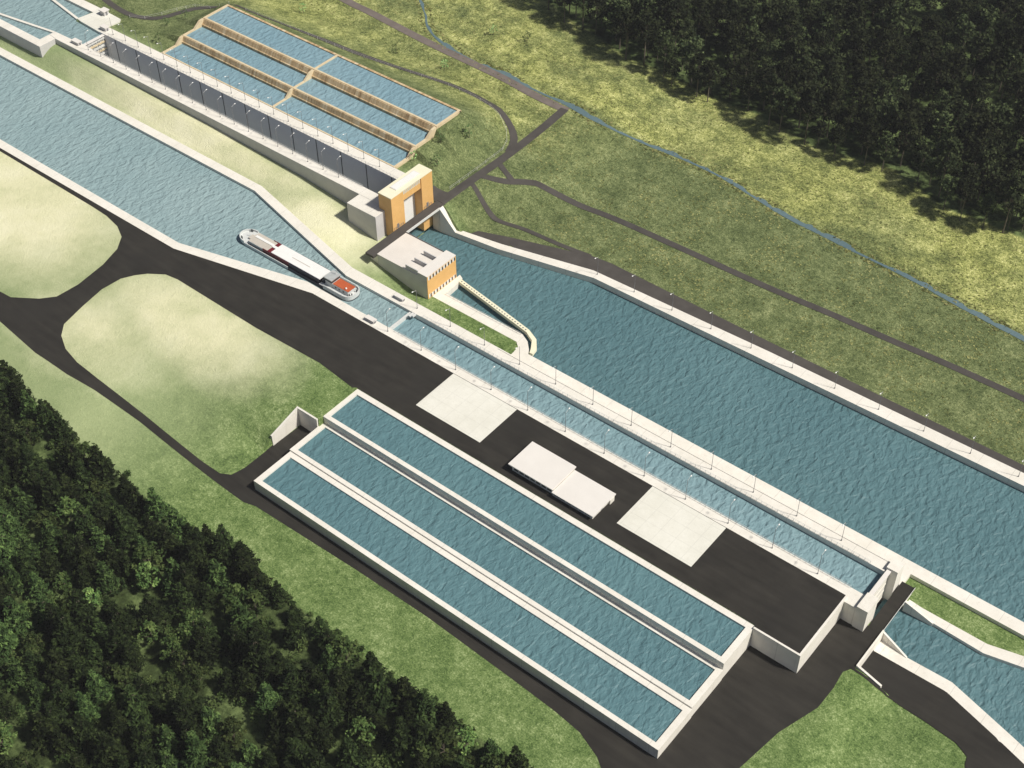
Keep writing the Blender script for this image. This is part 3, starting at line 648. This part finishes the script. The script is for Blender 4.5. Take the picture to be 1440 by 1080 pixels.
# ------------------------------------------------------------------ railings and fences
def railing(name, pts, label, cat, h=1.1, gap=2.05, mat='palemetal', r=.045, rails=(1.0, .55), post_r=.055, group=None, zf=None):
    P = []; (x, y, z) = pts[0]
    P = [Vector(pts[0])]
    for a, b in zip(pts, pts[1:]):
        a = Vector(a); b = Vector(b); n = max(1, round((b-a).length/gap))
        for k in range(1, n+1): P.append(a.lerp(b, k/n))
    if zf:
        for p in P: p.z = zf(p.x, p.y)
    o0 = P[0].copy(); t = empty(name, o0); tag(t, label, cat, group)
    mb = MB()
    for a, b in zip(P, P[1:]):
        for f in rails: mb.tube(a-o0+Vector((0,0,h*f)), b-o0+Vector((0,0,h*f)), r, r, 4, False)
    mb.build('rail', M[mat], t)
    post = MB().tube((0,0,0), (0,0,h), post_r, post_r, 5).build('post', M[mat], t)
    for p in P[1:]:
        c = post.copy(); COL.objects.link(c); c.parent = t; c.location = p-o0
    return t
railing('railing', [(3,-.3,.02),(199,-.3,.02)], 'thin railing along the near edge of the filled lock chamber', 'railing', group=None)
railing('railing', [(6,12.65,.02),(199,12.65,.02)], 'thin railing along the canal-side edge of the filled lock chamber', 'railing')
railing('railing', [(-236,52.3,7.63),(-62,52.3,7.63)], 'thin railing along the near edge of the empty lock chamber', 'railing')
railing('railing', [(-241,65.2,7.7),(-52,65.2,7.7)], 'thin railing along the far edge of the empty lock chamber', 'railing')
railing('railing', [(-39.5,46.5,-.9),(-39.5,52,-.9)], 'short grey railing at the near foot of the ochre tower', 'railing', 1.2, 1.2, 'metal')
railing('railing', [(-39.5,65,-.9),(-39.5,69.5,-.9)], 'short grey railing at the far foot of the ochre tower', 'railing', 1.2, 1.2, 'metal')
railing('railing', [(-4.2,37.4,-10.8),(34.4,37.4,-10.8)], 'thin railing along the quay beside the guide boom', 'railing')
gz = lambda x, y: Tg(x, y)+.05
railing('fence', [(-248,84,0),(-241.5,88,0),(-238.2,96),(-236.4,104),(-233.5,112),(-226.5,117)][0:1]+[(-241.5,88,0),(-238.2,96,0),(-236.4,104,0),(-233.2,113,0),(-226,116.4,0),(-212,117.3,0)], 'wire fence on the bend of the track beside the terraced basins', 'fence', 1.6, 6, 'palemetal', .03, (1, .5), .075, None, gz)
railing('fence', [(-200,117.4,0),(-181,122,0),(-160,125.3,0),(-139,127,0),(-119,130.2,0),(-102,134.4,0),(-88,137.4,0),(-75,137.6,0)], 'long wire fence between the track and the terraced basins', 'fence', 1.6, 6, 'palemetal', .03, (1, .5), .075, None, gz)
railing('fence', [(-75,137.6,0),(-61.5,135.2,0),(-53.2,132.4,0),(-46.8,128.8,0),(-42.6,124,0),(-40.2,118,0),(-39.8,100,0),(-39.9,82,0)], 'wire fence at the right edge of the meadow beside the main road', 'fence', 1.6, 6, 'palemetal', .03, (1, .5), .075, None, gz)

# ------------------------------------------------------------------ barge
t = empty('barge', (-55, 5.6, -1.2)); tag(t, 'white and navy cargo barge with orange cabin roof entering the lock', 'boat')
def hull_outline(inset=0.0, bow=-32.0, stern=32.2):
    hb = 4.15-inset; pts = []
    for a in range(0, 19):                             # rounded bow, half ellipse
        th = math.pi/2+math.pi*a/18; pts.append((bow+5.4+math.cos(th)*(5.4-inset), math.sin(th)*hb))
    for a in range(0, 15):
        th = -math.pi/2+math.pi*a/14
        pts.append((stern-4.2+abs(math.cos(th))**.75*(4.2-inset), math.copysign(abs(math.sin(th))**.8, math.sin(th))*hb))
    return pts
MB().prism(hull_outline(.0), -1.5, 1.25).build('hull', M['navy'], t)
bw = MB()
o1 = hull_outline(-.02); i1 = hull_outline(.35)
def bulwark(sel, z0, z1, name, mat):
    mb = MB(); n = len(o1)
    for k in range(n):
        j = (k+1) % n
        if sel(o1[k][0]) and sel(o1[j][0]) and abs(o1[k][0]-o1[j][0]) < 8:
            mb.prism([o1[k], o1[j], i1[j], i1[k]], z0, z1)
    return mb.build(name, mat, t)
bulwark(lambda x: x < 0, .5, 2.3, 'bulwark', M['offwhite']); bulwark(lambda x: x > 0, .5, 2.4, 'bulwark', M['offwhite'])
for s in (-1, 1):
    MB().box(-26.5, -1.5, s*4.05-.14, s*4.05+.14, .1, 1.5).build('side_rail', M['offwhite'], t)
    MB().box(18.2, 28.2, s*4.02-.15, s*4.02+.15, .5, 2.4).build('side_plate', M['offwhite'], t)
    MB().box(-16.4, -1.2, s*3.25-.12, s*3.25+.12, 1.26, 3.0).build('coaming', M['maroon'], t)
    MB().box(-1.2, 15.6, s*3.3-.3, s*3.3+.3, 1.26, 3.05).build('coaming', M['navy'], t)
    MB().box(-24.8, -16.4, s*3.2-.1, s*3.2+.1, 1.26, 2.7).build('coaming', M['deckgrey'], t)
MB().prism(hull_outline(.3)[0:19]+[(-24.9,-3.8),(-24.9,3.8)], 1.26, 1.5).build('bow_deck', M['offwhite'], t)
MB().prism([(15.7,-3.8),(28,-3.8)]+[p for p in hull_outline(.35)[19:] if p[0] > 28.1]+[(28,3.8),(15.7,3.8)], 1.26, 1.5).build('stern_deck', M['offwhite'], t)
MB().profile_y([(-3.1,1.3),(-3.1,2.75),(0,3.35),(3.1,2.75),(3.1,1.3)], -24.8, -13.7).build('hatch_cover', M['beige'], t)
MB().box(-23.8, -13.7, -.2, 1.0, 3.32, 3.5).build('ridge', M['white'], t)
mb = MB().box(-13.7, -11.6, -3.15, 3.15, 1.3, 3.1).build('hatch_band', M['maroon'], t)
MB().box(-13.72, -11.58, -.55, .75, 3.05, 3.42).build('ridge', M['white'], t)
hc = MB().box(-11.58, 15.6, -3.2, 3.2, 2.95, 3.35).bevel(.06, 1).build('hatch_cover', M['white'], t)
MB().box(-2.4, 7.6, -.35, -.05, 3.35, 3.42).build('seam', M['beige'], hc)
MB().box(-24.4+12.9, 15.5, -3.0, 3.0, 1.3, 2.94).build('hold', M['navy'], t)
wh = MB().box(18.0, 21.6, -2.3, 2.3, 1.5, 5.0).build('wheelhouse', M['offwhite'], t)
MB().box(17.95, 21.65, -2.35, 2.35, 3.6, 4.7).build('window', M['glass'], wh)
MB().box(17.6, 22.0, -2.7, 2.7, 5.0, 5.3).build('roof', M['deckgrey'], wh)
cb = MB().box(21.7, 30.0, -2.2, 2.2, 1.5, 3.4).build('cabin', M['offwhite'], t)
MB().box(21.9, 30.2, -2.1, 2.1, 3.41, 3.6).build('roof', M['rust'], cb)
for x in (23.4, 25.4, 27.6):
    for s in (-1, 1): MB().box(x-.4, x+.4, s*2.23-.04, s*2.23+.04, 2.1, 2.8).build('porthole', M['glass'], cb)
MB().ball((28.3, -1.2, 3.9), .42).build('dome', M['white'], t, True)
MB().tube((20.6, 1.6, 5.3), (20.6, 1.6, 8.0), .09).tube((19.6,1.6,7.2), (21.6,1.6,7.2), .07).build('mast', M['white'], t)
MB().box(15.9, 17.3, -2.4, -.6, 1.5, 2.5).box(15.9, 17.2, .5, 2.4, 1.5, 2.3).build('locker', M['glass'], t)
for x, y in ((-29.4,-2.7), (-28.9,-2.9), (-28.8,2.9), (-29.3,2.7), (30.6,-2.0), (30.9,1.7), (31.2,-1.2)):
    MB().tube((x, y, 1.5), (x, y, 2.7), .22, .25).build('bollard', M['glass'], t)
MB().box(-26.9, -25.6, -1.3, 1.2, 1.5, 2.3).build('winch', M['beige'], t)
MB().tube((-27.5,.4,1.5), (-27.5,.4,3.6), .12).build('mast', M['white'], t)

# ------------------------------------------------------------------ trees
def leafcloud(rnd, clumps, size, per, flat=.5, stretch=1.0):
    "many small leaf-cluster faces; clumps: list of (x,y,z,r)"
    verts, faces, tint = [], [], []
    for (cx, cy, cz, r) in clumps:
        tb = rnd.random()
        for _ in range(per):
            d = Vector((rnd.gauss(0,1), rnd.gauss(0,1), rnd.gauss(0,1)*flat)); d = d.normalized()*r*(rnd.random()**.45)
            c = Vector((cx, cy, cz))+Vector((d.x, d.y, d.z*flat*1.4))
            n = Vector((rnd.gauss(0,1), rnd.gauss(0,1), rnd.gauss(0,1)+.8)).normalized()
            u = n.orthogonal().normalized(); w = n.cross(u); a = rnd.random()*6.283
            u, w = u*math.cos(a)+w*math.sin(a), w*math.cos(a)-u*math.sin(a)
            s = size*rnd.uniform(.6, 1.25); i = len(verts)
            verts += [c-u*s*.5, c+w*s*.32*stretch, c+u*s*.62, c-w*s*.32*stretch]
            faces.append((i, i+1, i+2, i+3)); tint.append(min(1, max(0, tb*.6+rnd.random()*.4)))
    return verts, faces, tint
def crown_mesh(name, mat, data):
    v, f, t = data; me = bpy.data.meshes.new(name); me.from_pydata(v, [], f)
    a = me.attributes.new('tint', 'FLOAT', 'FACE'); a.data.foreach_set('value', t); me.materials.append(mat); return me
def trunk_mesh(h, r, limbs, rnd):
    mb = MB(); lean = rnd.uniform(-.3, .3)
    mb.tube((0,0,-.8), (lean*.4,0,h*.5), r, r*.7, 7).tube((lean*.4,0,h*.5), (lean,.1,h), r*.7, r*.2, 7)
    for (p, q, rr) in limbs: mb.tube(p, q, rr, rr*.35, 5)
    me = bpy.data.meshes.new('trunk'); mb.bm.to_mesh(me); mb.bm.free(); me.materials.append(M['bark']); return me
def conifer(seed):
    rnd = random.Random(seed); H = rnd.uniform(13, 16.5); Rr = rnd.uniform(3.7, 4.6); cl = []; limbs = []
    tiers = 9
    for i in range(tiers):
        f = i/(tiers-1); z = H*(.24+.74*f); rad = Rr*(1-f)**.95*rnd.uniform(.85, 1.12)+.25
        n = max(3, int(9*(1-f)+2)); ph = rnd.random()*6.28
        for k in range(n):
            a = ph+6.283*k/n+rnd.uniform(-.25, .25); rr = rad*rnd.uniform(.78, 1.12)
            x, y = math.cos(a)*rr, math.sin(a)*rr
            cl.append((x*.92, y*.92, z-rad*.16, .72+.25*(1-f)))
            if rad > 1.6: cl.append((x*.52, y*.52, z+.1, .85))
            if i % 2 == 0: limbs.append(((0,0,z+.3), (x*.8, y*.8, z-.2), .07))
    cl += [(0,0,H*.985,.4), (0,0,H*.94,.55), (0,0,H*.7,1.2), (0,0,H*.55,1.4)]
    return crown_mesh('crown', M['conifer'], leafcloud(rnd, cl, 1.25, 17, .55, .62)), trunk_mesh(H*.95, .24, limbs, rnd)
def broadleaf(seed, mat='broad', H=None, W=None, per=17, size=1.15, bare=0):
    rnd = random.Random(seed); H = H or rnd.uniform(16.5, 21.5); W = W or rnd.uniform(4.8, 6.2); cl = []; limbs = []
    base = H*(.42 if mat == 'broad' else .3) if not bare else H*bare; top = H
    n = int(62*(W/6)**1.2)
    for k in range(n):
        a = rnd.random()*6.283; v = rnd.random(); z = base+(top-base)*v
        prof = math.sin(math.pi*min(1, .16+.80*v))**.75*(1-.28*v)
        rr = W*prof*rnd.random()**.4
        cl.append((math.cos(a)*rr, math.sin(a)*rr, z, W*rnd.uniform(.17, .29)))
        if k % 6 == 0: limbs.append(((0,0,base*.8+(z-base)*.35), (math.cos(a)*rr*.85, math.sin(a)*rr*.85, z-.3), .11*W/6))
    return crown_mesh('crown', M[mat], leafcloud(rnd, cl, size, per, .75, .95)), trunk_mesh(H*.8, .3*W/6, limbs, rnd)
CON = [conifer(10+i) for i in range(7)]
BRD = [broadleaf(40+i) for i in range(7)]
LIG = [broadleaf(90+i, 'bush', 10+i, 4.0+.3*i, 17, 1.0) for i in range(3)]
BRE = [broadleaf(60+i, bare=.5) for i in range(4)]
YNG = [broadleaf(80+i, 'young', 5.5+i*.5, 2.0+.2*i, 8, .55) for i in range(3)]
def plant(kind, variant, x, y, s, rz, label, cat, group, sz=1.0):
    t = empty(kind, (x, y, Tg(x, y)-.1), rz); t.scale = (s, s, s*sz)
    for nm, me in (('crown', variant[0]), ('trunk', variant[1])):
        o = bpy.data.objects.new(nm, me); COL.objects.link(o); o.parent = t
    return tag(t, label, cat, group)
C0 = Vector((292.557, -284.307, 365.0)); FW = Vector(fwd); RI = Vector(right); UP = Vector(up)
def in_view(x, y, z, mx=.05):
    "is this spot within the photograph's field (used only to decide how far the woods reach)"
    d = Vector((x, y, z))-C0; w = d.dot(FW); return abs(d.dot(RI)/w) < .3591+mx and abs(d.dot(UP)/w) < .2693+mx
def scatter(rnd, x0, x1, y0, y1, gap, ok):
    out = []; nx = int((x1-x0)/gap); ny = int((y1-y0)/(gap*.87))
    for j in range(ny):
        for i in range(nx):
            x = x0+(i+.5*(j % 2))*gap+rnd.uniform(-.32, .32)*gap; y = y0+j*gap*.87+rnd.uniform(-.32, .32)*gap
            if ok(x, y): out.append((x, y))
    return out
rnd = random.Random(7)
sw = scatter(rnd, -140, 175, -245, -100, 8.2, lambda x, y: y < interp(x, SW_EDGE)-.8 and in_view(x, y, -4, .012) and (y > interp(x, SW_EDGE)-7 or noise.noise((x*.07, y*.07, 5.0)) > -.33))
sw.sort(key=lambda p: (Vector((p[0], p[1], 0))-C0).length); sw = sw[:299]
for (x, y) in sw:
    e = interp(x, SW_EDGE)-y < 6
    if not e and (rnd.random() < .10 or noise.noise((x*.055, y*.055, 12.0)) > .30):
        plant('broadleaf_tree', rnd.choice(LIG), x, y, rnd.uniform(.8, 1.25), rnd.random()*6.28, 'mid-green bushy tree standing among the dark conifers of the near wood', 'tree', 'light bushy trees inside the near wood'); continue
    plant('conifer_tree', rnd.choice(CON), x, y, rnd.uniform(.78, 1.36)*(.86 if e else 1), rnd.random()*6.28,
        'dark conifer at the edge of the near wood beside the grass strip' if e else 'dark conifer packed inside the near wood at the lower left', 'tree',
        'conifers along the edge of the near wood' if e else 'conifers inside the near wood', rnd.uniform(.9, 1.15))
ne = scatter(rnd, -150, 200, 195, 430, 9.8, lambda x, y: y > interp(x, NE_EDGE)+1.5 and in_view(x, y, -1, .012) and (y < interp(x, NE_EDGE)+14 or noise.noise((x*.045, y*.045, 8.0)) > -.40))
ne.sort(key=lambda p: (Vector((p[0], p[1], 0))-C0).length); rest = ne[299:]; ne = ne[:299]
for (x, y) in ne:
    e = y-interp(x, NE_EDGE) < 9
    plant('broadleaf_tree', rnd.choice(BRE if e else BRD), x, y, rnd.uniform(.75, 1.4), rnd.random()*6.28,
        'dark round-crowned tree at the meadow edge of the far wood' if e else 'dark round-crowned tree inside the far wood at the upper right', 'tree',
        'trees along the meadow edge of the far wood' if e else 'trees inside the far wood', rnd.uniform(.9, 1.12))
if rest:                                             # the deepest, smallest trees of the far wood, beyond the 300 nearest
    V, F, TT = [], [], []
    for (x, y) in rest:
        me = rnd.choice(BRD)[0]; s = rnd.uniform(.8, 1.2); a = rnd.random()*6.28; z = Tg(x, y); n0 = len(V); ca, sa = math.cos(a)*s, math.sin(a)*s
        V += [(x+v.co.x*ca-v.co.y*sa, y+v.co.x*sa+v.co.y*ca, z+v.co.z*s) for v in me.vertices]
        F += [tuple(i+n0 for i in p.vertices) for p in me.polygons]; TT += [d.value for d in me.attributes['tint'].data]
    o = bpy.data.objects.new('far_wood', crown_mesh('far_wood', M['broad'], (V, F, TT))); COL.objects.link(o)
    tag(o, 'deep part of the dark wood at the upper right corner', 'wood', None, 'stuff')
print('trees', len(rest), len(sw), len(ne))
SAP = [(-56.6,95.6,'pale young tree on the slope right of the highest terraced basin'),(-51,108.3,'pale young tree in the meadow nearest the fenced bend by the main road'),(-50.2,86,'pale young tree on the slope behind the ochre tower'),
 (-103.4,152,'pale young tree leaning over the edge of the gravel road'),(-129.5,147,'pale young tree between the fenced track and the gravel road'),(-191.2,146,'pale young tree near the top edge behind the terraced basins'),
 (-105.1,190.7,'pale young tree in the meadow beyond the stream, left one of two'),(-88.2,195.9,'pale young tree in the meadow beyond the stream, right one of two'),(-225.4,100.3,'pale young tree by the left corner of the highest terraced basin'),
 (-227.5,89.8,'pale young tree inside the bend of the track'),(-218.2,77,'pale young tree by the left corner of the lowest terraced basin'),(-58.8,80.5,'low green tree between the ochre tower and the lowest basin')]
for i, (x, y, l) in enumerate(SAP):
    plant('young_tree', YNG[i % 3], x, y, rnd.uniform(.85, 1.2), rnd.random()*6.28, l, 'tree', 'young trees in the meadows')
# undergrowth seen through the gaps of the near wood
cl = []
for k in range(900):
    x = rnd.uniform(-110, 160); y = interp(x, SW_EDGE)-rnd.uniform(4, 95)
    if in_view(x, y, -6, .0) and noise.noise((x*.07, y*.07, 5.0)) < -.14: cl.append((x, y, Tg(x, y)+rnd.uniform(.8, 4.5), rnd.uniform(1.3, 2.4)))
for k in range(260):                                  # low bushes that fray the wood's edge
    x = rnd.uniform(-110, 155); y = interp(x, SW_EDGE)+rnd.gauss(-1.2, .8)
    if noise.noise((x*.09, 3.0, 6.0)) > -.1: cl.append((x, y, Tg(x, y)+rnd.uniform(.2, .9), rnd.uniform(.5, 1.3)))
v = leafcloud(rnd, cl, .85, 80, .8, 1.0)
o = bpy.data.objects.new('undergrowth', crown_mesh('undergrowth', M['bush'], v)); COL.objects.link(o)
tag(o, 'light green undergrowth showing between the dark conifers', 'undergrowth', None, 'stuff')

# rough meadow tufts beyond the lower canal, and reeds along the stream
def near_line(x, y, pts, d):
    for (x0, y0), (x1, y1) in zip(pts, pts[1:]):
        if min(x0, x1)-d < x < max(x0, x1)+d:
            yy = y0+(y1-y0)*(x-x0)/(x1-x0) if abs(x1-x0) > 1e-6 else y0
            if abs(y-yy) < d: return True
    return False
PATH = [(-36,97.6),(-32,99.4),(-26.5,103),(-19.2,110.2),(-12.5,113.3),(16.1,117.6),(53.9,118.8),(96.5,119.6),(124.4,121),(149.1,121.8),(172.4,122.8),(203.8,123.3),(300,124)]
PATH2 = [(-36,91.1),(-28.8,88.9),(-17,88),(-5.1,90.2),(11.7,91.2),(27,93)]
GRAV = [(-37,160.6),(-56.8,161.5),(-79.9,164),(-125.8,166),(-166.9,169.5),(-188,171),(-260,180)][::-1]
TRK = [(-201,119.8),(-181.5,124.5),(-160.9,127.7),(-138.9,129.6),(-119.5,132.8),(-102,136.9),(-88.8,139.8),(-75.5,140),(-61,137.6),(-52.1,134.8),(-45.1,131.2),(-37.6,119)]
rnd = random.Random(21); V, F, TT = [], [], []
def tuft(x, y, h, w, tn, lift=.1):
    z = Tg(x, y)+lift-.1; a = rnd.random()*6.283; ca, sa = math.cos(a)*w*.5, math.sin(a)*w*.5; b_ = rnd.random()*6.283; lx, ly = math.cos(b_)*w*.75, math.sin(b_)*w*.75; i = len(V)
    V.extend([(x-ca, y-sa, z), (x+ca, y+sa, z), (x+ca*.4+lx, y+sa*.4+ly, z+h), (x-ca*.7+lx, y-sa*.7+ly, z+h*.8)]); F.append((i, i+1, i+2, i+3)); TT.append(tn)
n = 0
while n < 46000:
    x = rnd.uniform(-200, 225); y = rnd.uniform(95, 245)
    if not in_view(x, y, -4, .01) or y > interp(x, NE_EDGE)+4 or x < -37 and y < 141 and not (-58 < x and y > 100): n += 1; continue
    if -40 < x < -34 and y < 163: continue
    if near_line(x, y, PATH, 2.4) or near_line(x, y, PATH2, 2) or near_line(x, y, GRAV, 3) or near_line(x, y, TRK, 3): continue
    if y < interp(x, [(-30,80),(27,95.5),(300,98)]): continue
    q = noise.noise((x*.05, y*.05, 4.0))+.6*noise.noise((x*.2, y*.2, 1.0))
    n += 1
    if q+rnd.uniform(-.5, .5) < -.05: continue
    if near_line(x, y, riv, 1.3): continue
    s = rnd.uniform(.45, 1.0); tuft(x, y, .20*s, 1.0*s, min(1, max(0, .5+q*.5+rnd.uniform(-.35, .35))))
M['tuft'] = make_leaf('meadow_tuft', (.09,.105,.030), (.22,.24,.075), (.50,.50,.20))
o = bpy.data.objects.new('meadow_grass', crown_mesh('meadow_grass', M['tuft'], (V, F, TT))); COL.objects.link(o)
tag(o, 'rough yellow-green grass tufts covering the meadow beyond the lower canal', 'grass', None, 'stuff')
V, F, TT = [], [], []
for (x0, y0), (x1, y1) in zip(riv, riv[1:]):
    L = math.hypot(x1-x0, y1-y0); nx, ny = -(y1-y0)/L, (x1-x0)/L
    for k in range(int(L*5)):
        if noise.noise((x0*.31+k*.02, 7.7, L)) < -.12: continue
        f = rnd.random(); x = x0+(x1-x0)*f; y = y0+(y1-y0)*f
        side = rnd.choice((-1, 1)); g = noise.noise((x*.12, side*5.0, 0))
        d = -1.2-rnd.random()*1.6+.5*g if side < 0 else 1.0+1.6*max(0, noise.noise((x*.045, 3.1, 0))*2.2+.5)+rnd.uniform(-1.0, 1.6)+.9*g
        s = rnd.uniform(.5, 1.2); tuft(x+nx*d, y+ny*d, .25*s, 1.3*s, rnd.random())
o = bpy.data.objects.new('reeds', crown_mesh('reeds', M['tuft'], (V, F, TT))); COL.objects.link(o)
tag(o, 'ragged green reeds and grass along both banks of the stream', 'reeds', None, 'stuff')
# ------------------------------------------------------------------ haze
hz = MB().box(-700, 420, -420, 800, -20, 372).build('haze', bpy.data.materials.new('haze_air')); tag(hz, kind='stuff')
hm = hz.data.materials[0]; hm.use_nodes = True; hn = hm.node_tree; hn.nodes.remove(hn.nodes["Principled BSDF"])
pv_ = hn.nodes.new("ShaderNodeVolumePrincipled"); pv_.inputs["Color"].default_value = (.92, .95, 1, 1)
pv_.inputs["Density"].default_value = 0.00005; pv_.inputs["Anisotropy"].default_value = 0.0
hn.links.new(pv_.outputs[0], hn.nodes["Material Output"].inputs["Volume"])
